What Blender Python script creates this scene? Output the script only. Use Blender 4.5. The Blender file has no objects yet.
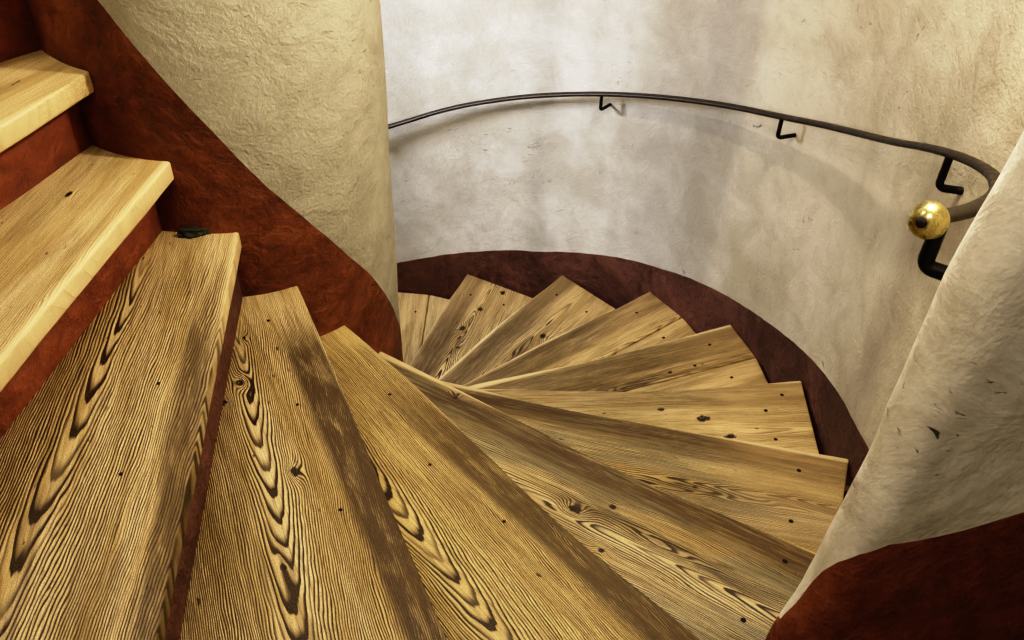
import bpy, bmesh, math, random
from mathutils import Vector, noise
random.seed(4)
S=1.6                                   # metres per stair-radius unit
C=bpy.context.scene.collection
# ------------------------------------------------------------- measured plan
CAM=(0.42317,-1.20878,0.50558); PITCH=0.7135; ROLL=0.03562; FPX=928.0
A0=4.28542; DA=0.29724; H=0.10859; RIN=0.22365
TAU=2*math.pi
def lerp_tab(x,tab):
    if x<=tab[0][0]: return tab[0][1]
    for (a,b),(c,d) in zip(tab,tab[1:]):
        if x<=c: 
            u=(x-a)/(c-a); return b+(d-b)*u
    return tab[-1][1]
def sm(x,a,b):
    u=max(0,min(1,(x-a)/(b-a))); return u*u*(3-2*u)
def rwall(th):                           # th degrees, inner face of the outer wall
    d=abs(th+23)/15.5
    return 1.0+(0.034*math.cos(d*math.pi/2)**2 if d<1 else 0)
def kof(thdeg): return (math.radians(thdeg)-A0)/DA
# ------------------------------------------------------------- node helpers
class NT:
    def __init__(s,name,rough=.8):
        s.m=bpy.data.materials.new(name); s.m.use_nodes=True; s.t=s.m.node_tree
        s.b=s.t.nodes['Principled BSDF']; s.b.inputs['Roughness'].default_value=rough
    def n(s,typ,**k):
        o=s.t.nodes.new(typ)
        for a,v in k.items(): setattr(o,a,v)
        return o
    def put(s,sock,v):
        if hasattr(v,'is_linked') : s.t.links.new(v,sock)
        else: sock.default_value=v
    def ma(s,op,a,b=None,c=None,clamp=False):
        o=s.n('ShaderNodeMath',operation=op,use_clamp=clamp); s.put(o.inputs[0],a)
        if b is not None: s.put(o.inputs[1],b)
        if c is not None: s.put(o.inputs[2],c)
        return o.outputs[0]
    def comb(s,x,y,z=0.0):
        o=s.n('ShaderNodeCombineXYZ'); s.put(o.inputs[0],x); s.put(o.inputs[1],y); s.put(o.inputs[2],z); return o.outputs[0]
    def sep(s,v):
        o=s.n('ShaderNodeSeparateXYZ'); s.put(o.inputs[0],v); return o.outputs
    def obj(s): return s.n('ShaderNodeTexCoord').outputs['Object']
    def noise(s,v,scale,detail=3,rough=.55,dist=0):
        o=s.n('ShaderNodeTexNoise'); s.put(o.inputs['Vector'],v); o.inputs['Scale'].default_value=scale
        o.inputs['Detail'].default_value=detail; o.inputs['Roughness'].default_value=rough; o.inputs['Distortion'].default_value=dist
        return o.outputs[0]
    def mapr(s,v,a,b,c=0.0,d=1.0,smooth=True):
        o=s.n('ShaderNodeMapRange'); o.interpolation_type='SMOOTHSTEP' if smooth else 'LINEAR'
        s.put(o.inputs[0],v)
        for i,x in enumerate((a,b,c,d)): s.put(o.inputs[i+1],x)
        return o.outputs[0]
    def mix(s,f,a,b,mode='MIX'):
        o=s.n('ShaderNodeMix',data_type='RGBA',blend_type=mode)
        s.put(o.inputs[0],f)
        for i,x in ((6,a),(7,b)):
            if isinstance(x,tuple): x=(*x,1)
            s.put(o.inputs[i],x)
        return o.outputs[2]
    def ramp(s,f,stops):
        o=s.n('ShaderNodeValToRGB'); s.put(o.inputs[0],f); e=o.color_ramp.elements
        while len(e)<len(stops): e.new(.5)
        for i,(p,c) in enumerate(stops): e[i].position=p; e[i].color=(*c,1)
        return o.outputs[0]
    def bump(s,h,strength,dist,prev=None):
        o=s.n('ShaderNodeBump'); s.put(o.inputs['Height'],h); o.inputs['Strength'].default_value=strength
        o.inputs['Distance'].default_value=dist
        if prev is not None: s.put(o.inputs['Normal'],prev)
        return o.outputs[0]
    def vscale(s,v,x,y,z):
        o=s.n('ShaderNodeVectorMath',operation='MULTIPLY'); s.put(o.inputs[0],v); o.inputs[1].default_value=(x,y,z); return o.outputs[0]
    def done(s,col,nrm=None,rough=None):
        s.put(s.b.inputs['Base Color'],(*col,1) if isinstance(col,tuple) else col)
        if nrm is not None: s.put(s.b.inputs['Normal'],nrm)
        if rough is not None: s.put(s.b.inputs['Roughness'],rough)
        return s.m

def plaster(name,lo,hi,grain=1.0,scratch=.5,coarse=1.0,stain=(.30,.24,.17),streak=0.0,fine=95):
    m=NT(name,.9); v=m.obj()
    big=m.noise(v,1.3,4,.6); mid=m.noise(v,7,5,.65,.6); fin=m.noise(v,60,4,.7)
    base=m.mix(m.mapr(m.ma('ADD',m.ma('MULTIPLY',big,.6),m.ma('MULTIPLY',mid,.4)),.36,.62),lo,hi)
    base=m.mix(m.mapr(fin,.52,.8,0,.28*grain),base,tuple(c*.45 for c in lo))
    # short scratches and scuffs
    w=m.noise(v,4,2,.5); sv=m.sep(v)
    sc=m.noise(m.comb(m.ma('MULTIPLY',m.ma('ADD',sv[0],m.ma('MULTIPLY',w,.5)),22.0),m.ma('MULTIPLY',m.ma('SUBTRACT',sv[1],m.ma('MULTIPLY',w,.3)),22.0),m.ma('MULTIPLY',m.ma('ADD',sv[2],m.ma('MULTIPLY',w,.35)),70.0)),1,3,.6,.4)
    msk=m.mapr(m.noise(v,3.2,3,.6),.5,.66)
    scm=m.ma('MULTIPLY',m.mapr(sc,.63,.74,0,scratch),msk)
    base=m.mix(scm,base,(.10,.08,.06))
    st=m.noise(v,3.0,6,.7,.8)
    base=m.mix(m.mapr(st,.52,.74,0,.5),base,stain)
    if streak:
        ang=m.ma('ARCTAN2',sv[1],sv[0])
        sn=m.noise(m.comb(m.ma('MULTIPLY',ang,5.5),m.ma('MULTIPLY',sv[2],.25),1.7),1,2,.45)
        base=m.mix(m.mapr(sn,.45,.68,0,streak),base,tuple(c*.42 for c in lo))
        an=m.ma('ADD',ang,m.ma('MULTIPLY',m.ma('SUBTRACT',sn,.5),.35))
        shade_band=m.ma('MULTIPLY',m.mapr(an,.42,.62),m.mapr(an,.70,.90,1,0))
        base=m.mix(m.ma('MULTIPLY',shade_band,.34),base,(.24,.20,.16))  # dimmer upright zone of the wall's lighting, painted into the limewash
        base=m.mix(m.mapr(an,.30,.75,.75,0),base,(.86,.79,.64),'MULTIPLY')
    h1=m.noise(v,9,5,.6,.5); h2=m.noise(v,fine,4,.7,.3); h3=m.noise(v,24,4,.6,.3)
    n=m.bump(h1,.34*coarse,.03); n=m.bump(h3,.22*coarse,.010,n); n=m.bump(h2,.75*grain,.007,n)
    n=m.bump(m.ma('MULTIPLY',scm,-1.0),.5,.005,n)
    return m.done(base,n)

def redpaint(name,dark,mid,hot,patch=.5):
    m=NT(name,.62); v=m.obj()
    a=m.noise(v,3.5,5,.65,.7); b=m.noise(v,26,5,.7,.5); c=m.noise(v,130,3,.7)
    f=m.ma('ADD',m.ma('MULTIPLY',a,.65),m.ma('MULTIPLY',b,.35))
    col=m.ramp(f,[(.36,dark),(.5,mid),(.66,hot)])
    sv=m.sep(v)
    sc=m.noise(m.vscale(v,30,60,110),1,4,.65,.6)
    col=m.mix(m.mapr(sc,.64,.78,0,.35*patch),col,(.30,.17,.10))
    col=m.mix(m.mapr(c,.54,.75,0,.35),col,tuple(x*.4 for x in dark))
    n=m.bump(a,.5,.03); n=m.bump(b,.55,.012,n); n=m.bump(c,.4,.003,n)
    return m.done(col,n,m.mapr(b,.3,.7,.5,.85))

# wood: p = dict(v0,u0,a,d0,freq,knots=[(u,v,amp,su,sv,core)],edge,grey,light)
def wood(name,p):
    m=NT(name,.62); v=m.obj(); x,y,z=m.sep(v)
    off=m.ma('SUBTRACT',.032,y)                       # metres behind the nosing
    seed=p.get('seed',0)*3.17
    warp=m.noise(m.comb(m.ma('ADD',m.ma('MULTIPLY',x,2.0),seed),m.ma('MULTIPLY',off,6.0),z),1,2,.5)
    warp2=m.noise(m.comb(m.ma('ADD',m.ma('MULTIPLY',x,7.0),seed),m.ma('MULTIPLY',off,22.0),z),1,2,.5)
    ow=m.ma('ADD',off,m.ma('ADD',m.ma('MULTIPLY',m.ma('SUBTRACT',warp,.5),p.get('warp',.075)),m.ma('MULTIPLY',m.ma('SUBTRACT',warp2,.5),.016)))
    dv=m.ma('SUBTRACT',ow,m.ma('ADD',p['v0'],m.ma('MULTIPLY',m.ma('SUBTRACT',x,.9),p.get('slope',0.0))))
    d=m.ma('ADD',m.ma('MULTIPLY',m.ma('SUBTRACT',x,p['u0']),p['a']),p['d0'])
    d=m.ma('MAXIMUM',d,0.004)
    d=m.ma('ADD',d,m.ma('MULTIPLY',z,.25))
    g=m.ma('SQRT',m.ma('ADD',m.ma('MULTIPLY',dv,dv),m.ma('MULTIPLY',d,d)))
    core=None; pn=m.noise(m.vscale(v,60,90,1),1,3,.6)
    for (ku,kv,amp,su,svv,rc) in p.get('knots',[]):
        e1=m.ma('DIVIDE',m.ma('SUBTRACT',x,ku),su); e2=m.ma('DIVIDE',m.ma('SUBTRACT',off,kv),svv)
        r2=m.ma('ADD',m.ma('MULTIPLY',e1,e1),m.ma('MULTIPLY',e2,e2))
        g=m.ma('ADD',g,m.ma('MULTIPLY',m.ma('EXPONENT',m.ma('MULTIPLY',r2,-1.0)),amp))
        if rc:
            c1=m.ma('DIVIDE',m.ma('SUBTRACT',x,ku),rc*1.5); c2=m.ma('DIVIDE',m.ma('SUBTRACT',off,kv),rc)
            cc=m.mapr(m.ma('ADD',m.ma('ADD',m.ma('MULTIPLY',c1,c1),m.ma('MULTIPLY',c2,c2)),m.ma('MULTIPLY',m.ma('SUBTRACT',pn,.5),3.2)),.35,1.1,1.0,0.0)
            core=cc if core is None else m.ma('MAXIMUM',core,cc)
    fz=m.noise(m.comb(m.ma('MULTIPLY',x,6.0),m.ma('MULTIPLY',off,90.0),seed),1,2,.6)
    ph=m.ma('ADD',m.ma('MULTIPLY',g,p['freq']),m.ma('MULTIPLY',fz,.55))
    fr=m.ma('FRACT',ph)
    line=m.ma('MULTIPLY',m.mapr(fr,.28,.80,0,1),m.mapr(fr,.86,1.0,1,0))
    line=m.ma('POWER',line,1.0)
    # per-ring strength
    rs=m.noise(m.comb(m.ma('FLOOR',ph),seed,0.0),1.7,1,.5)
    wear=m.noise(m.comb(m.ma('ADD',m.ma('MULTIPLY',x,2.2),seed),m.ma('MULTIPLY',off,9.0),seed),1,4,.62)
    inner=m.mapr(x,.36,p.get('clean',.62),.35,1.0)
    st=m.ma('MULTIPLY',m.mapr(rs,.30,.62,.55,1.15),m.mapr(wear,.34,.56,p.get('minline',.5),1.0))
    st=m.ma('MULTIPLY',st,inner)
    dark=m.ma('MULTIPLY',line,m.ma('MULTIPLY',st,p.get('contrast',1.0)*1.2),clamp=True)
    tone=m.noise(m.comb(m.ma('ADD',m.ma('MULTIPLY',x,1.6),seed*2),m.ma('MULTIPLY',off,14.0),2.0),1,4,.6)
    lt=p.get('light',(.62,.48,.235)); md=p.get('mid',(.42,.30,.125)); lt=(lt[0]*1.16,lt[1]*1.16,lt[2]*1.30); md=tuple(c*1.15 for c in md); dk=(.022,.011,.004)
    col=m.mix(m.mapr(tone,.36,.66),lt,md)
    if p.get('grey'):
        gn=m.noise(m.comb(m.ma('MULTIPLY',x,2.0),m.ma('MULTIPLY',off,11.0),seed+5),1,3,.6)
        col=m.mix(m.mapr(gn,.40,.60,0,p['grey']),col,(.28,.265,.17))
    fib=m.noise(m.comb(m.ma('MULTIPLY',x,9.0),m.ma('MULTIPLY',off,520.0),m.ma('MULTIPLY',z,520.0)),1,3,.6)
    col=m.mix(m.mapr(fib,.42,.75,0,.5),col,tuple(c*.35 for c in md))
    fb2=m.noise(m.comb(m.ma('MULTIPLY',x,7.0),m.ma('MULTIPLY',off,150.0),seed+1),1,4,.7,.3)
    col=m.mix(m.mapr(fb2,.44,.64,0,p.get('fibre',.42)),col,(.10,.058,.022))
    col=m.mix(dark,col,dk)
    # dirt worn into the front of the board, and general stains
    dn=m.noise(m.comb(m.ma('ADD',m.ma('MULTIPLY',x,9.0),seed),m.ma('MULTIPLY',off,50.0),0.0),1,6,.75,.3)
    e0=p.get('edge',(.02,.12,.6))
    band=m.ma('MULTIPLY',m.mapr(off,.004,e0[0]+.012),m.mapr(m.ma('ADD',off,m.ma('MULTIPLY',m.ma('SUBTRACT',dn,.5),.035)),e0[1]*.85,e0[1]*1.1,1,0))
    dirt=m.ma('MULTIPLY',band,m.mapr(dn,.34,.54,.5,1.0))
    dirt=m.ma('MULTIPLY',dirt,m.mapr(x,.45,p.get('edge_from',.9)))
    col=m.mix(m.ma('MULTIPLY',dirt,e0[2]),col,(.045,.024,.008))
    sn=m.noise(m.comb(m.ma('ADD',m.ma('MULTIPLY',x,2.4),seed*1.3),m.ma('MULTIPLY',off,10.0),9.0),1,5,.68,.4)
    col=m.mix(m.mapr(sn,.53,.70,0,p.get('stain',.62)),col,(.115,.072,.030))
    if p.get('bands'):
        for (b0,b1,s_) in p['bands']:
            w_=.035
            bb=m.ma('MULTIPLY',m.mapr(ow,b0-w_,b0+w_),m.mapr(ow,b1-w_,b1+w_,1,0))
            col=m.mix(m.ma('MULTIPLY',bb,m.ma('MULTIPLY',m.mapr(fb2,.32,.62,.35,1.15),s_),clamp=True),col,(.075,.042,.016))
    for (f0,f1,fv,fw,fs_) in p.get('flame',[]):
        fn=m.noise(m.comb(m.ma('MULTIPLY',x,11.0),m.ma('MULTIPLY',off,45.0),seed+3),1,4,.65,.8)
        vv=m.ma('DIVIDE',m.ma('ABSOLUTE',m.ma('SUBTRACT',ow,fv)),fw)
        fb=m.ma('MULTIPLY',m.mapr(m.ma('ADD',vv,m.ma('MULTIPLY',m.ma('SUBTRACT',fn,.5),3.0)),.5,1.5,1,0),m.ma('MULTIPLY',m.mapr(x,f0,f0+.09),m.mapr(x,f1-.12,f1,1,0)))
        fb=m.ma('MULTIPLY',fb,m.ma('ADD',.45,m.ma('MULTIPLY',line,.55)))
        col=m.mix(m.ma('MULTIPLY',fb,fs_),col,(.03,.016,.006))
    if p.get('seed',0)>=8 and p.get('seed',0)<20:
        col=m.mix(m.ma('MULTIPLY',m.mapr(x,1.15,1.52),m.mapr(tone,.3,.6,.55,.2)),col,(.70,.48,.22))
    gr=m.noise(m.vscale(v,420,420,420),1,2,.6)
    col=m.mix(m.mapr(gr,.46,.70,0,.6),col,(.13,.08,.032))
    pit=m.noise(m.comb(m.ma('MULTIPLY',x,30.0),m.ma('MULTIPLY',off,70.0),seed),1,2,.5)
    col=m.mix(m.mapr(pit,.72,.78,0,.85),col,(.02,.01,.004))
    if core is not None: col=m.mix(core,col,(.025,.012,.005))
    # pale worn arris, with the highlight along it painted in too
    ar=m.mapr(off,.005,.015,1,0)
    col=m.mix(m.ma('MULTIPLY',m.ma('MULTIPLY',ar,m.mapr(dn,.3,.55,.55,1.0)),p.get('arris',.8)),col,(.70,.55,.30))
    h=m.ma('ADD',m.ma('MULTIPLY',dark,-1.0),m.ma('MULTIPLY',fib,.3))
    n=m.bump(h,.55,.0022); n=m.bump(dn,.35,.006,n)
    return m.done(col,n,m.mapr(tone,.3,.7,.5,.72))

M={}
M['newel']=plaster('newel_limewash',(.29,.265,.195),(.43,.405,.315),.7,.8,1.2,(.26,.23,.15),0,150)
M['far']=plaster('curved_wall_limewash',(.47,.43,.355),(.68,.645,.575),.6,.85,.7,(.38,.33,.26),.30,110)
M['jamb']=plaster('jamb_limewash',(.50,.445,.345),(.80,.74,.62),.16,1.0,1.0,(.20,.15,.09),0,160)
M['redJ']=redpaint('jamb_oxide_red',(.085,.024,.012),(.18,.052,.022),(.30,.105,.045),.25)
M['plain']=plaster('landing_limewash',(.50,.46,.38),(.62,.58,.50),.6,.3,.6)
M['redA']=redpaint('newel_oxide_red',(.062,.020,.010),(.155,.050,.022),(.30,.115,.052),.8)
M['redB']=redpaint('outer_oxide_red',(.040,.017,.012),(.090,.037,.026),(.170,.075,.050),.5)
M['redC']=redpaint('riser_red',(.07,.022,.011),(.17,.048,.021),(.30,.10,.042),.9)
def metal(name,col,rough,metallic=1,b=.2):
    m=NT(name,rough); v=m.obj(); a=m.noise(v,40,4,.6); m.b.inputs['Metallic'].default_value=metallic
    c=m.mix(m.mapr(a,.35,.7),tuple(x*.6 for x in col),col)
    return m.done(c,m.bump(a,b,.002),m.mapr(a,.3,.7,rough*.8,rough*1.3))
M['iron']=metal('dark_iron',(.060,.046,.036),.42,.7)
M['black_iron']=metal('black_iron',(.018,.016,.014),.45,.5,.6)
M['brass']=metal('aged_brass',(.66,.57,.27),.27,1,.1)
M['hole']=NT('dark_hole',.9).done((.012,.008,.005))
M['concrete']=plaster('landing_floor',(.24,.20,.14),(.34,.28,.20),.6,.3,.4)
M['chip']=redpaint('dark_plaster_chip',(.01,.012,.008),(.035,.035,.022),(.09,.07,.04))

# ------------------------------------------------------------- mesh helpers
def link(name,me,mat,parent=None,smooth=True,loc=None):
    o=bpy.data.objects.new(name,me); C.objects.link(o)
    if mat: me.materials.append(mat)
    if smooth:
        for f in me.polygons: f.use_smooth=True
    if parent: o.parent=parent
    if loc: o.location=loc
    return o
def mesh(name,vs,fs,mat,parent=None,smooth=True,loc=None):
    me=bpy.data.meshes.new(name); me.from_pydata(vs,[],fs); me.update()
    return link(name,me,mat,parent,smooth,loc)
def bump3(P,amp=.004):
    q=Vector(P)
    return amp*(noise.noise(q*2.6)*1.5+noise.noise(q*7.0+Vector((5,1,2)))*.7+noise.noise(q*17)*.25)
def grid_surface(name,cols,rows,fn,mat,close=False):
    vs=[];fs=[]
    for i in range(cols):
        for j in range(rows): vs.append(fn(i/(cols-1),j/(rows-1)))
    for i in range(cols-1):
        for j in range(rows-1):
            a=i*rows+j; fs.append((a,a+rows,a+rows+1,a+1))
    return mesh(name,vs,fs,mat)

def thing(name,label,cat,loc=(0,0,0),rot=0,group=None):
    o=bpy.data.objects.new(name,None); C.objects.link(o); o.location=loc; o.rotation_euler=(0,0,rot)
    o.empty_display_size=.1; o['label']=label; o['category']=cat
    if group: o['group']=group
    return o
def struct(o,label=None,cat=None):
    o['kind']='structure'
    if label: o['label']=label
    if cat: o['category']=cat
    return o

# ------------------------------------------------------------- outer wall, with the rounded door jamb
HD=math.radians(8); DV=(math.cos(HD),math.sin(HD)); NV=(-DV[1],DV[0]); RHO=.03
def jamb_center(z):
    zz=max(-.55,min(.7,z)); c0=-.8350+(zz-.035)*.125; n0=c0+RHO; s=math.sqrt((1+RHO)**2-n0*n0)
    return NV[0]*n0+DV[0]*s, NV[1]*n0+DV[1]*s
TH1=274.0; NWALL=420; NARC=44; NFACE=40
def wall_pt(i,z):
    cx,cy=jamb_center(z); thc=math.degrees(math.atan2(cy,cx))
    if i<NWALL:
        th=TH1+(thc-TH1)*i/(NWALL-1); R=rwall(th); t=math.radians(th)
        return R*math.cos(t),R*math.sin(t),-math.cos(t),-math.sin(t),th
    if i<NWALL+NARC:
        u=(i-NWALL+1)/NARC; a0=180+thc; a1=278.0; a=math.radians(a0+(a1-a0)*u)
        return cx+RHO*math.cos(a),cy+RHO*math.sin(a),math.cos(a),math.sin(a),thc-u*1.0
    u=(i-NWALL-NARC+1)/NFACE; d=(u**1.3)*1.15
    return cx-RHO*NV[0]+DV[0]*d, cy-RHO*NV[1]+DV[1]*d, -NV[0],-NV[1], -47-d*100
NTOT=NWALL+NARC+NFACE
SK=[(4.05,.195),(4.6,.16),(5.2,.105),(5.8,.088),(6.17,.090),(6.93,.087),(7.79,.088),(8.75,.096),(9.63,.101),(10.27,.093),(11.0,.092),(11.7,.094),(30,.094)]
ARCSK=[(0,-.262),(.25,-.245),(.34,-.215),(.40,-.182),(.466,-.1635),(.589,-.1426),(.755,-.1233),(.926,-.112),(1.0,-.109)]
FACESK=[(0,-.109),(.03,-.1065),(.064,-.097),(.105,-.083),(.15,-.07),(.3,-.045),(1.2,.0)]
def skirt_z(i):
    x,y,_,_,th=wall_pt(i,-.3)
    wob=.004*noise.noise(Vector((x*6,y*6,1)))+.0018*noise.noise(Vector((x*30,y*30,4)))
    if i<NWALL:
        k=kof(th+360 if th<245.5 and th<0 else (th if False else th+360))
        return -k*H+lerp_tab(k,SK)+wob
    if i<NWALL+NARC:
        k=kof(wall_pt(NWALL-1,-.3)[4]+360); u=(i-NWALL+1)/NARC
        return lerp_tab(u,ARCSK)+wob*.6
    d=(((i-NWALL-NARC+1)/NFACE)**1.3)*1.15
    return lerp_tab(d,FACESK)+wob
ZT=1.7; ZB=-2.75
SKZ=[skirt_z(i) for i in range(NTOT)]
def out_vert(i,z):
    x,y,nx,ny,_=wall_pt(i,z); P=(x*S,y*S,z*S); jam=1.0+1.3*sm(i,NWALL-20,NWALL+10); b=bump3(P,.0035*jam)
    return (P[0]+nx*b,P[1]+ny*b,P[2])
def band(name,i0,i1,zlo,zhi,rows,mat,pw=1.0):
    vs=[];fs=[]
    for i in range(i0,i1):
        for j in range(rows):
            u=(j/(rows-1))**pw
            vs.append(out_vert(i,zlo(i)+(zhi(i)-zlo(i))*u))
    for a in range(i1-i0-1):
        for j in range(rows-1):
            q=a*rows+j; fs.append((q,q+1,q+rows+1,q+rows))
    return mesh(name,vs,fs,mat)
def two_mat(o,mat,rows,i0):
    o.data.materials.append(mat)
    for f in o.data.polygons:
        if f.vertices[0]//rows>=i0: f.material_index=1
    return o
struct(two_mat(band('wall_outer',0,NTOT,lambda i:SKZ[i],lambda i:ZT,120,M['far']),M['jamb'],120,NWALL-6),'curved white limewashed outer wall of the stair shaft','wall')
struct(two_mat(band('baseboard_outer',0,NTOT,lambda i:ZB if i<NWALL else -.46,lambda i:SKZ[i],40,M['redB']),M['redJ'],40,NWALL-6),'dark oxide red painted band at the foot of the curved outer wall','baseboard')

# ------------------------------------------------------------- newel
NK=[(-3,.165),(1.7,.172),(3,.170),(4.15,.183),(5.2,.193),(6.5,.180),(8,.17),(20,.17)]
NN=300
def newel_pt(i,z):
    k=-3+(TAU/DA)*i/(NN-1); t=A0+k*DA; r=RIN+sm(k,3.2,6.0)*(.0075+.009*max(-.3,min(1,z)))-.001; x,y=r*math.cos(t),r*math.sin(t)
    P=(x*S,y*S,z*S); b=bump3(P,.003); return (P[0]+math.cos(t)*b,P[1]+math.sin(t)*b,P[2])
def newel_skirt(i):
    k=-3+(TAU/DA)*i/(NN-1); t=A0+k*DA
    return -k*H+lerp_tab(k,NK)+.004*noise.noise(Vector((math.cos(t)*2,math.sin(t)*2,k)))+.0015*noise.noise(Vector((k*4,0,0)))
def nband(name,lo,hi,rows,mat):
    vs=[newel_pt(i,lo(i)+(hi(i)-lo(i))*j/(rows-1)) for i in range(NN) for j in range(rows)]
    fs=[(q,q+rows,q+rows+1,q+1) for i in range(NN-1) for j in range(rows-1) for q in (i*rows+j,)]
    return mesh(name,vs,fs,mat)
struct(nband('wall_newel',newel_skirt,lambda i:ZT,90,M['newel']),'round white plastered pillar the stair winds around','wall')
struct(nband('baseboard_newel',lambda i:ZB,newel_skirt,70,M['redA']),'rust red painted band winding down the round pillar','baseboard')

# ------------------------------------------------------------- steps
NOSE={-1:[(.2,-.012),(1,-.012)],0:[(.208,.005),(.368,.029),(1,.022)],1:[(.218,.023),(.429,.021),(.588,.020),(1,.02)],
2:[(.214,.024),(.436,.013),(.589,.007),(.814,-.003),(1,-.008)],3:[(.222,.021),(.41,.017),(.574,.011),(.818,.005),(1,.006)],
4:[(.224,.019),(.319,.024),(.522,.016),(.706,.006),(.803,.009),(.923,.018),(1,.021)],
5:[(.228,.028),(.325,.022),(.417,.019),(.57,.009),(.631,.005),(.766,.007),(.96,.018),(1,.019)],
6:[(.224,.026),(.318,.026),(.521,.010),(.624,.014),(.775,.019),(.892,.022),(1.004,.025)],
7:[(.224,.026),(.369,.020),(.599,.005),(.677,.002),(.75,.001),(.931,.014),(.992,.025)],
8:[(.224,.03),(.394,.029),(.67,.014),(.813,.016),(.996,.024)],
9:[(.224,.016),(.44,.016),(.732,.022),(.826,.010),(.998,.013)],
10:[(.224,.02),(.483,.02),(.719,.023),(.988,.003)],11:[(.224,.014),(.593,.014),(.823,.019),(.978,.008)]}
def nose_y(n,t):                                       # metres, smoothed
    tab=NOSE.get(n,[(0,.02),(1,.015)])
    return sum(lerp_tab(t/S+o,tab)*w for o,w in ((-.08,.2),(-.04,.2),(0,.2),(.04,.2),(.08,.2)))*S
TH=.043; OVERS={-1:.010,2:.020,3:.03}
def OV(n): return OVERS.get(n,.056)
cosd,sind=math.cos(DA),math.sin(DA)
def riser_off_y(n,t):
    """local y (frame n) of the riser face that stands on the back of tread n"""
    X=t; y=nose_y(n-1,t)-OV(n-1)
    for _ in range(4):
        y=nose_y(n-1,X)-OV(n-1)
        X=(t-y*sind)/cosd
    return -X*sind+y*cosd
def rin_t(y): return math.sqrt(max((RIN*S-.004)**2-y*y,1e-4))
def rout_t(n,y):
    ang=math.degrees(A0+n*DA); th=(ang+180)%360-180
    e=math.degrees(y/(S*1.0)); return math.sqrt((rwall(th+e)*S+(.001 if n>3 else -.02))**2-y*y)
def plank(name,n,front,back,mat,parent,z0=0.0,zj=0.0):
    """front(t), back(t): local y; polygon prism with rounded edges"""
    NS=28; bm=bmesh.new()
    f0=front(RIN*S); b0=back(RIN*S)
    # where does the board start (wedge boards start once they have width)
    ts=RIN*S
    while front(ts)-back(ts)<.012 and ts<1.5: ts+=.01
    w=lambda t:front(t)-back(t)
    rowsF=[];rowsB=[]
    for s in range(NS+1):
        u=s/NS
        tf0=max(rin_t(front(ts)),ts if ts>RIN*S+.005 else 0); tb0=max(rin_t(back(ts)),ts if ts>RIN*S+.005 else 0)
        tf1=rout_t(n,front(1.6)); tb1=rout_t(n,back(1.6))
        tf=tf0+(tf1-tf0)*u; tb=tb0+(tb1-tb0)*u
        wf=.0012*noise.noise(Vector((tf*9,n*7.7,0)))
        rowsF.append((tf,front(tf)+wf)); rowsB.append((tb,back(tb)))
    out=rowsF+rowsB[::-1]
    top=[bm.verts.new((x,y,z0)) for x,y in out]; bot=[bm.verts.new((x,y,z0-TH)) for x,y in out]
    N=len(out)
    L=NS+1
    for i in range(NS):
        j=N-1-i
        bm.faces.new((top[i],top[j],top[j-1],top[i+1])); bm.faces.new((bot[i],bot[i+1],bot[j-1],bot[j]))
    for i in range(N):
        j=(i+1)%N; bm.faces.new((top[i],top[j],bot[j],bot[i]))
    bmesh.ops.recalc_face_normals(bm,faces=bm.faces)
    me=bpy.data.meshes.new(name); bm.to_mesh(me); bm.free()
    o=link(name,me,mat,parent,True,(-.9,0,0))
    mod=o.modifiers.new('b','BEVEL'); mod.width=.0055; mod.segments=3; mod.limit_method='ANGLE'; mod.angle_limit=math.radians(50)
    return o
def nail(n,t,off,parent,r=.0055):
    vs=[];fs=[]; y=.032-off
    for rr,zz in ((r,.0004),(r*.8,.0011),(0,.0013)):
        for a in range(10):
            q=TAU*a/10; vs.append((t-.9+rr*math.cos(q)*1.15,y+rr*math.sin(q),zz))
    for l in range(2):
        for a in range(10):
            b=(a+1)%10; fs.append((l*10+a,l*10+b,l*10+10+b,l*10+10+a))
    return mesh('nail',vs,fs,M['hole'],parent)

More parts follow.
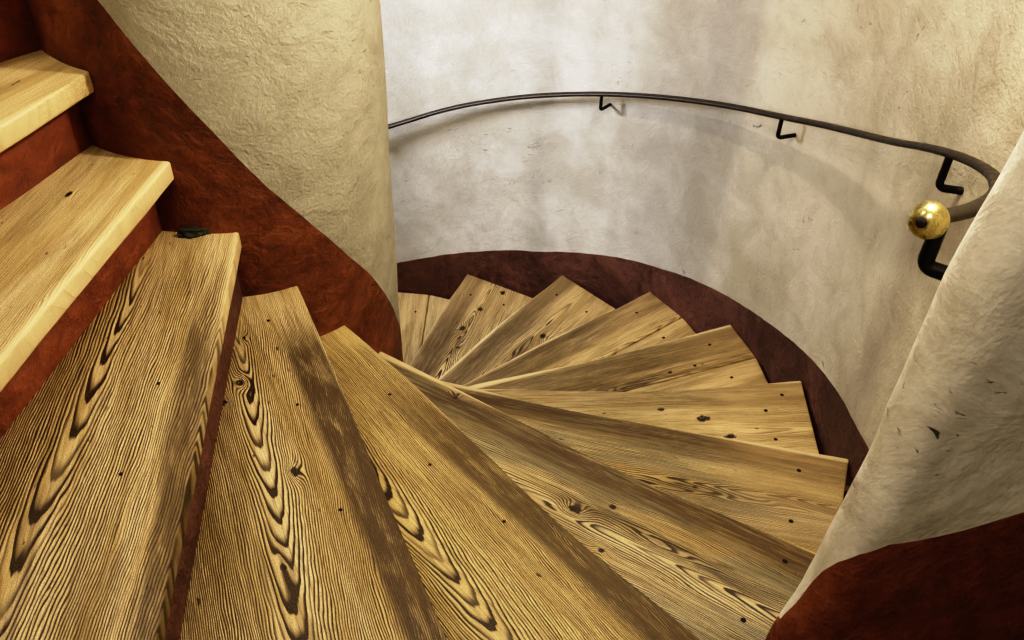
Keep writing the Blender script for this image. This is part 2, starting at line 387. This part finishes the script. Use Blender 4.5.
Wd={}
base=dict(v0=.15,u0=.9,a=.05,d0=.03,freq=260)
spec={
-1:dict(seed=1,fibre=.2),0:dict(seed=2,fibre=.15,v0=.3,u0=.4,contrast=.35,stain=.3,edge=(.02,.1,.15),light=(.64,.49,.22)),
1:dict(seed=3,fibre=.18,v0=.32,u0=.5,contrast=.42,stain=.4,light=(.66,.52,.25),edge=(.02,.10,.15),knots=[(.50,.13,.012,.04,.014,.007)]),
2:dict(seed=4,arris=.45,v0=.222,u0=.42,a=.05,d0=.012,slope=.10,freq=235,warp=.035,edge=(.02,.070,.75),edge_from=.75,stain=.3,minline=.75,clean=.58,contrast=1.1,flame=[(.95,1.7,.232,.011,.75)]),
3:dict(seed=5,arris=.12,v0=.20,u0=.45,a=.055,d0=.016,slope=.09,freq=300,warp=.035,edge=(.0,.085,.95),edge_from=.6,stain=.35,minline=.75,clean=.55,contrast=1.1,
   knots=[(.615,.185,.014,.022,.012,.007),(.656,.231,.014,.022,.012,.008),(.883,.150,.012,.026,.014,.009),(1.075,.222,.004,.05,.009,.006),(.485,.150,.006,.015,.008,.004)],flame=[(1.0,1.6,.215,.010,.7)]),
4:dict(seed=6,arris=.12,v0=.235,u0=.50,a=.06,d0=.02,slope=.09,freq=280,warp=.035,edge=(.0,.085,.85),edge_from=.9,stain=.25,minline=.75,clean=.5,light=(.58,.44,.17),contrast=1.1),
5:dict(seed=7,v0=.20,u0=1.6,a=-.04,d0=.02,slope=.0,freq=300,edge=(.0,.10,.3),stain=.4,grey=.75,bands=[(.0,.085,.9)],minline=.65,flame=[(.93,1.55,.165,.020,.95)],light=(.56,.45,.21),
   knots=[(.62,.03,.02,.03,.016,.006),(1.039,.178,.02,.035,.02,.012),(1.106,.127,.006,.02,.012,.007),(1.25,.17,.016,.13,.018,0),(1.137,.246,.008,.02,.02,.006)]),
6:dict(seed=8,v0=.20,u0=1.6,a=-.03,d0=.01,slope=-.03,freq=300,edge=(.0,.10,.3),grey=.75,stain=.4,minline=.65,bands=[(.0,.075,.9)],flame=[(1.08,1.75,.19,.022,.95)],light=(.58,.46,.21),
   knots=[(1.22,.195,.016,.13,.014,.005),(1.45,.185,.010,.10,.018,0)]),
7:dict(seed=9,v0=.20,u0=1.2,a=.03,d0=.02,freq=260,edge=(.0,.1,.3),stain=.45,grey=.1,contrast=.7,minline=.25,bands=[(-.02,.03,.5)],flame=[(1.05,1.36,.215,.010,.9)],light=(.66,.50,.22),
   knots=[(1.254,.150,.015,.028,.018,.014),(1.318,.222,.012,.03,.018,.012),(1.15,.215,.012,.14,.016,0),(1.133,.109,.004,.02,.012,.008)]),
8:dict(seed=10,v0=.17,u0=1.1,a=.05,d0=.02,freq=240,stain=.5,contrast=.75,minline=.3,bands=[(-.02,.05,.35),(.12,.20,.85)],flame=[(.95,1.24,.17,.010,1.0)],light=(.64,.48,.21),
   knots=[(1.27,.150,.012,.02,.014,.006),(1.10,.17,.012,.10,.012,0)]),
9:dict(seed=11,v0=.20,u0=1.0,a=.06,d0=.01,freq=220,stain=.5,contrast=.7,minline=.3,light=(.66,.49,.22),bands=[(.0,.05,.75),(.24,.34,.5)],flame=[(1.05,1.5,.245,.007,.8)],
   knots=[(1.24,.225,.012,.05,.012,.007)]),
10:dict(seed=12,v0=.17,u0=.7,a=.03,d0=.006,freq=230,stain=.35,contrast=1.0,minline=.5,light=(.68,.50,.23),bands=[(.0,.09,.55)],flame=[(.80,1.22,.165,.022,1.0)],
   knots=[(1.21,.186,.02,.05,.022,.013),(1.0,.16,.012,.10,.014,.004),(.85,.13,.01,.05,.012,0)]),
11:dict(seed=13,v0=.15,u0=.8,a=.05,d0=.005,freq=210,stain=.45,contrast=1.0,minline=.4,light=(.68,.50,.23),bands=[(.0,.12,.6)],flame=[(1.0,1.25,.15,.012,.7)],
   knots=[(1.226,.135,.014,.04,.02,.014),(1.376,.165,.014,.03,.016,.012),(1.52,.222,.01,.03,.02,.012),(1.1,.16,.012,.06,.014,.008)]),
12:dict(seed=14,contrast=.5,stain=.3,light=(.68,.52,.26)),
}
LBL={
-1:'highest pale wooden winder step partly cut off by the top left corner',
0:'pale wooden step at the top left with a thick rounded front edge',
1:'pale wooden winder step with a small crescent knot, second from the top left',
2:'wide winder step with a long flame figure and dark worn edge at lower left',
3:'winder step with three small knots and U-shaped grain left of bottom centre',
4:'broad step at bottom centre with nested arch grain and a dark front edge',
5:'greyish brown step with an oval knot and dark streak, tip knot by the centre',
6:'grey brown step with a dark eye shaped grain figure, ending at the rounded wall corner',
7:'yellow step with two black knots near its right end, front edge almost horizontal',
8:'step at the right of the fan with a dark central streak and plank seam',
9:'pale orange step in the fan, thin zigzag grain near its back board',
10:'step at upper middle of the fan with a dark swirl around one knot',
11:'step beside the pillar pointing upward, with scattered round knots and wavy figure',
13:'lowest winder step, tucked out of sight behind the round pillar',
12:'narrow plain pale step seen behind the pillar with a straight plank seam'}
NAILS={5:[(1.486,.063),(1.458,.245)],6:[(1.477,.07),(1.459,.241)],7:[(1.452,.124),(1.45,.24),(1.52,.06)],8:[(1.471,.07),(1.459,.241),(1.368,.148)],
9:[(1.462,.081),(1.444,.251)],10:[(1.467,.084),(1.449,.248)],11:[(1.456,.088),(1.441,.254)],12:[(1.444,.243),(1.45,.09)],
2:[(.80,.10),(1.0,.13)],3:[(.72,.10),(1.0,.10),(.45,.09)],4:[(.84,.12),(1.05,.10),(.62,.06)]}
GROUP='wooden winder steps of the spiral stair'
for n in range(-1,14):
    ang=A0+n*DA; zt=-n*H*S
    lab=LBL.get(n)
    st=thing('stair_step',lab,'stair step',(.9*math.cos(ang),.9*math.sin(ang),zt),ang,GROUP)
    p=dict(base); p.update(spec.get(n,dict(seed=n+20,contrast=.6)))
    mat=wood('wood_step_%d'%(n+3),p)
    fr=lambda t,n=n:nose_y(n,t)
    bk=lambda t,n=n:riser_off_y(n,t)-.012
    sv={8:.178,9:.205,12:.296}.get(n,.6)
    seam=lambda t,n=n,sv=sv:max(.032-sv,bk(t))
    plank('plank',n,fr,seam,mat,st)
    p2=dict(p); p2.update(seed=p['seed']+.37,v0=.6,knots=[],bands=[],flame=[],contrast=.6)
    mat2=wood('wood_step_back_%d'%(n+3),p2) if n in range(0,13) else mat
    if sv<.5: plank('plank',n,lambda t,sv=sv:.0297-sv,lambda t,n=n,sv=sv:min(bk(t),.0297-sv),mat2,st)
    # riser: stands under this tread on the back of the next one
    vs=[];fs=[];NS=20
    for i in range(NS+1):
        y0=nose_y(n,.9)-OV(n)
        t0=rin_t(y0); t1=rout_t(n,y0); t=t0+(t1-t0)*i/NS
        y=nose_y(n,t)-OV(n); wv=.002*noise.noise(Vector((t*5,n,3)))
        for yy,zz in ((y+wv,-TH+.001),(y-wv,-H*S+.0),(y-.02,-H*S+.0),(y-.02,-TH+.001)):
            vs.append((t-.9,yy,zz))
    for i in range(NS):
        for q in range(4):
            a=i*4+q;b=i*4+(q+1)%4; fs.append((a,b,b+4,a+4))
    fs.append((0,1,2,3)); fs.append((NS*4+3,NS*4+2,NS*4+1,NS*4))
    r=mesh('riser',vs,fs,M['redC'] if n<2 else M['redB'],st,False)  # lower risers in darker red: shade under the nosing put into the colour
    if n in NAILS:
        for (t,o) in NAILS[n]: nail(n,t,o,st,.0055 if n>=5 else .0035)

# dark chip of plaster at the pillar end of the third step
def blob(name,loc,sc,mat,seed,parent=None):
    bm=bmesh.new(); bmesh.ops.create_icosphere(bm,subdivisions=4,radius=1)
    for v in bm.verts:
        d=1+.45*noise.noise(v.co*1.6+Vector((seed,0,0)))+.2*noise.noise(v.co*4+Vector((seed,3,0)))
        v.co=Vector((v.co.x*sc[0],v.co.y*sc[1],max(v.co.z,-.35)*sc[2]))*d
    me=bpy.data.meshes.new(name); bm.to_mesh(me); bm.free(); return link(name,me,mat,parent,True,loc)
a2=A0+2*DA
def loc_on(n,t,off,dz=0):
    a=A0+n*DA; y=.032-off; return (t*math.cos(a)-y*math.sin(a),t*math.sin(a)+y*math.cos(a),-n*H*S+dz)
ch=blob('plaster_chip',loc_on(2,.355,.085,.006),(.013,.034,.016),M['chip'],2.0); ch.rotation_euler=(0,0,a2+.1)
ch['label']='small dark green-black plaster crumb at the pillar end of a step, upper left'; ch['category']='debris'

# ------------------------------------------------------------- handrail
RAIL=[(200,.962,.57),(130,.962,.57),(100,.962,.565),(84.9,.962,.556),(75.2,.962,.570),(63.9,.962,.570),(50.9,.962,.563),(37.7,.962,.554),(20.4,.962,.545),(5.6,.962,.554),(-3,.958,.566),(-10,.968,.582),(-15,.990,.584),(-19,1.0,.584),(-24,.996,.578),(-29,.974,.570),(-33.4,.9456,.562)]
def rail_at(th):
    tab=sorted(RAIL)
    R=sum(lerp_tab(th+o,[(a,b) for a,b,c in tab]) for o in (-1.5,0,1.5))/3; of=sum(lerp_tab(th+o,[(a,c) for a,b,c in tab]) for o in (-3,0,3))/3
    t=math.radians(th); k=kof(th+360)
    return Vector((R*math.cos(t),R*math.sin(t),-k*H+of))*S
def sweep(name,pts,ra,rb,mat,parent,seg=14,power=2.0,loc=None):
    vs=[];fs=[]; up=Vector((0,0,1)); O=Vector(loc) if loc else Vector()
    prev=None
    for i,P in enumerate(pts):
        T=(pts[min(i+1,len(pts)-1)]-pts[max(i-1,0)]).normalized()
        side=T.cross(up)
        if side.length<.2: side=prev if prev is not None else T.cross(Vector((1,0,0)))
        side.normalize()
        if prev is not None and side.dot(prev)<0: side=-side
        prev=side; u2=side.cross(T).normalized()
        for a in range(seg):
            q=TAU*a/seg; c,s=math.cos(q),math.sin(q)
            cc=abs(c)**(2/power)*(1 if c>0 else -1); ss=abs(s)**(2/power)*(1 if s>0 else -1)
            vs.append(P+side*ra*cc+u2*rb*ss-O)
    for i in range(len(pts)-1):
        for a in range(seg):
            b=(a+1)%seg; fs.append((i*seg+a,i*seg+b,(i+1)*seg+b,(i+1)*seg+a))
    fs.append(tuple(range(seg))[::-1]); fs.append(tuple((len(pts)-1)*seg+a for a in range(seg)))
    return mesh(name,vs,fs,mat,parent)
rl=thing('handrail','dark iron handrail curving along the white wall, ending in a brass ball','handrail')
ths=[-33.4+i*1.2 for i in range(int(195/1.2))]
sweep('rail',[rail_at(t) for t in ths],.0135,.0080,M['iron'],rl,16,2.6)
def bracket(th,drop=.073,r=.0075):
    P=rail_at(th); t=math.radians(th); nrm=Vector((math.cos(t),math.sin(t),0))
    Rw=rwall(th)*S+.008; Rp=math.hypot(P.x,P.y)
    if Rw-Rp<.06: pass
    pts=[P+Vector((0,0,-.006))]
    rb=.014
    for q in (.3,.6,.82): pts.append(P+Vector((0,0,-drop*q)))
    for q in range(6):
        a=q/5*math.pi/2; pts.append(P+Vector((0,0,-drop+rb*(1-math.sin(a))))+nrm*rb*(1-math.cos(a)))
    end=P+nrm*(Rw-Rp)+Vector((0,0,-drop)); n=5; s0=pts[-1]
    for q in range(1,n+1): pts.append(s0.lerp(end,q/n))
    return sweep('bracket',pts,r,r,M['black_iron'],rl,12)
for th,dr,rr in ((50.6,.066,.0062),(20.0,.070,.0065),(-11.8,.078,.0082),(-32.2,.090,.0122),(88,.07,.0065),(125,.07,.0065)): bracket(th,dr,rr)
# ball finial with its dark screw hole
e0=rail_at(-33.4); e1=rail_at(-32); ax=(e0-e1).normalized(); bc=e0+ax*.018
bm=bmesh.new(); bmesh.ops.create_uvsphere(bm,u_segments=40,v_segments=24,radius=.0275)
me=bpy.data.meshes.new('ball'); bm.to_mesh(me); bm.free(); ball=link('ball_finial',me,M['brass'],rl,True,bc)
ball['label']='polished brass ball on the rail end'
bm=bmesh.new(); bmesh.ops.create_uvsphere(bm,u_segments=24,v_segments=12,radius=.0088)
me=bpy.data.meshes.new('screw'); bm.to_mesh(me); bm.free(); sc_=link('screw',me,M['hole'],ball,True,ax*.0235)

# ------------------------------------------------------------- landing behind the camera, ceiling, bottom
def poly(name,pts,mat,flip=False):
    return mesh(name,pts,[tuple(range(len(pts)))[::-1] if flip else tuple(range(len(pts)))],mat,None,False)
zf=-4*H*S
arc=[(math.cos(math.radians(a))*S,math.sin(math.radians(a))*S,zf) for a in range(-86,-43,2)]
fx=[(1.95*S,-.55*S,zf),(1.95*S,-2.6*S,zf),(-1.2*S,-2.6*S,zf),(-1.2*S,-1.2*S,zf),(-.05*S,-1.2*S,zf)]
struct(poly('floor',arc+fx,M['concrete'],True),'plain landing floor','floor')
def vwall(name,pts,z0,z1,mat):
    vs=[];fs=[]
    for x,y in pts: vs+= [(x*S,y*S,z0),(x*S,y*S,z1)]
    for i in range(len(pts)-1): fs.append((2*i,2*i+2,2*i+3,2*i+1))
    return mesh(name,vs,fs,mat,None,False)
struct(vwall('wall_left',[(.0698,-.9976),(.0,-1.1),(-.05,-1.2),(-1.2,-1.2),(-1.2,-2.6)],zf,ZT*S,M['plain']),'white landing wall','wall')
struct(vwall('wall_back',[(-1.2,-2.6),(1.95,-2.6)],zf,ZT*S,M['plain']),'white landing wall behind the viewer','wall')
struct(vwall('wall_right',[(1.95,-2.6),(1.95,-.5),(1.8,-.5)],zf,ZT*S,M['plain']),'white landing wall','wall')
vs=[];fs=[];rng=list(range(-90,-43,2))
for a in rng:
    t=math.radians(a); k=kof(a+360); top=min(-k*H*S-.06,zf) if k>3.9 else -(k+1)*H*S-.02
    vs+=[(1.002*S*math.cos(t),1.002*S*math.sin(t),ZB*S),(1.002*S*math.cos(t),1.002*S*math.sin(t),max(top,zf-.06))]
for i in range(len(rng)-1): fs.append((2*i,2*i+2,2*i+3,2*i+1))
struct(mesh('wall_threshold',vs,fs,M['redB'],None,False),'red wall below the landing','wall')
struct(poly('ceiling',[(-2.6*S/1.6,-2.7*S,ZT*S),(2.0*S,-2.7*S,ZT*S),(2.0*S,1.2*S,ZT*S),(-2.6*S/1.6,1.2*S,ZT*S)],M['plain'],True),'white ceiling','ceiling')
struct(poly('floor_bottom',[(-1.2*S,-1.2*S,ZB*S+.02),(1.2*S,-1.2*S,ZB*S+.02),(1.2*S,1.2*S,ZB*S+.02),(-1.2*S,1.2*S,ZB*S+.02)],M['concrete']),'stone floor at the foot of the stair','floor')

# ------------------------------------------------------------- lights
def lamp(name,typ,loc,energy,col,size=.1,target=None,size_y=None,spread=None):
    l=bpy.data.lights.new(name,typ); l.energy=energy; l.color=col
    if typ=='AREA':
        l.size=size
        if size_y: l.shape='RECTANGLE'; l.size_y=size_y
        if spread: l.spread=spread
    else: l.shadow_soft_size=size
    o=bpy.data.objects.new(name,l); C.objects.link(o); o.location=Vector(loc)*S
    if target:
        d=(Vector(target)*S-o.location); o.rotation_euler=d.to_track_quat('-Z','Y').to_euler()
    return o
lamp('stair_lamp','POINT',(.79,-.29,.64),104,(1,.91,.77),.03)
lamp('landing_fill','AREA',(.15,-1.35,1.55),36,(1,.95,.86),.9,(.1,-.2,-.5))  # added soft fill from the landing side, no actual fitting
lamp('window_daylight','AREA',(-.66,.62,-.15),30,(.82,.87,1.0),.4,(.22,.96,-.55),.6,2.0)
lamp('upper_stair_fill','AREA',(-.55,-.35,1.5),20,(1,.95,.86),.5,(-.45,-.35,0))  # added fill over the upper steps, source not part of the place
lamp('shaft_fill','AREA',(.1,.55,1.6),9,(.98,.98,1.0),.7,(.25,.4,-1))  # added weak fill down the shaft, stands for no real lamp
w=bpy.data.worlds.new('world'); bpy.context.scene.world=w; w.use_nodes=True
w.node_tree.nodes['Background'].inputs[0].default_value=(.8,.85,1,1); w.node_tree.nodes['Background'].inputs[1].default_value=.3

# ------------------------------------------------------------- camera
cam=bpy.data.cameras.new('camera'); co=bpy.data.objects.new('camera',cam); C.objects.link(co)
cam.sensor_width=36; cam.lens=FPX/1024*36; cam.clip_start=.02
cp,sp=math.cos(PITCH),math.sin(PITCH); fwd=Vector((0,cp,-sp)); right=Vector((1,0,0)); up=right.cross(fwd)
r2=right*math.cos(ROLL)+up*math.sin(ROLL); u2=-right*math.sin(ROLL)+up*math.cos(ROLL)
from mathutils import Matrix
co.matrix_world=Matrix(((r2.x,u2.x,-fwd.x,CAM[0]*S),(r2.y,u2.y,-fwd.y,CAM[1]*S),(r2.z,u2.z,-fwd.z,CAM[2]*S),(0,0,0,1)))
sc=bpy.context.scene; sc.camera=co
sc.view_settings.view_transform='Standard'; sc.view_settings.look='None'; sc.view_settings.exposure=-.30
vs_=sc.view_settings; vs_.use_curve_mapping=True; cm=vs_.curve_mapping; cc=cm.curves[3]
for q in ((.04,.012),(.16,.115),(.42,.45),(.70,.80)): cc.points.new(*q)
cm.update()
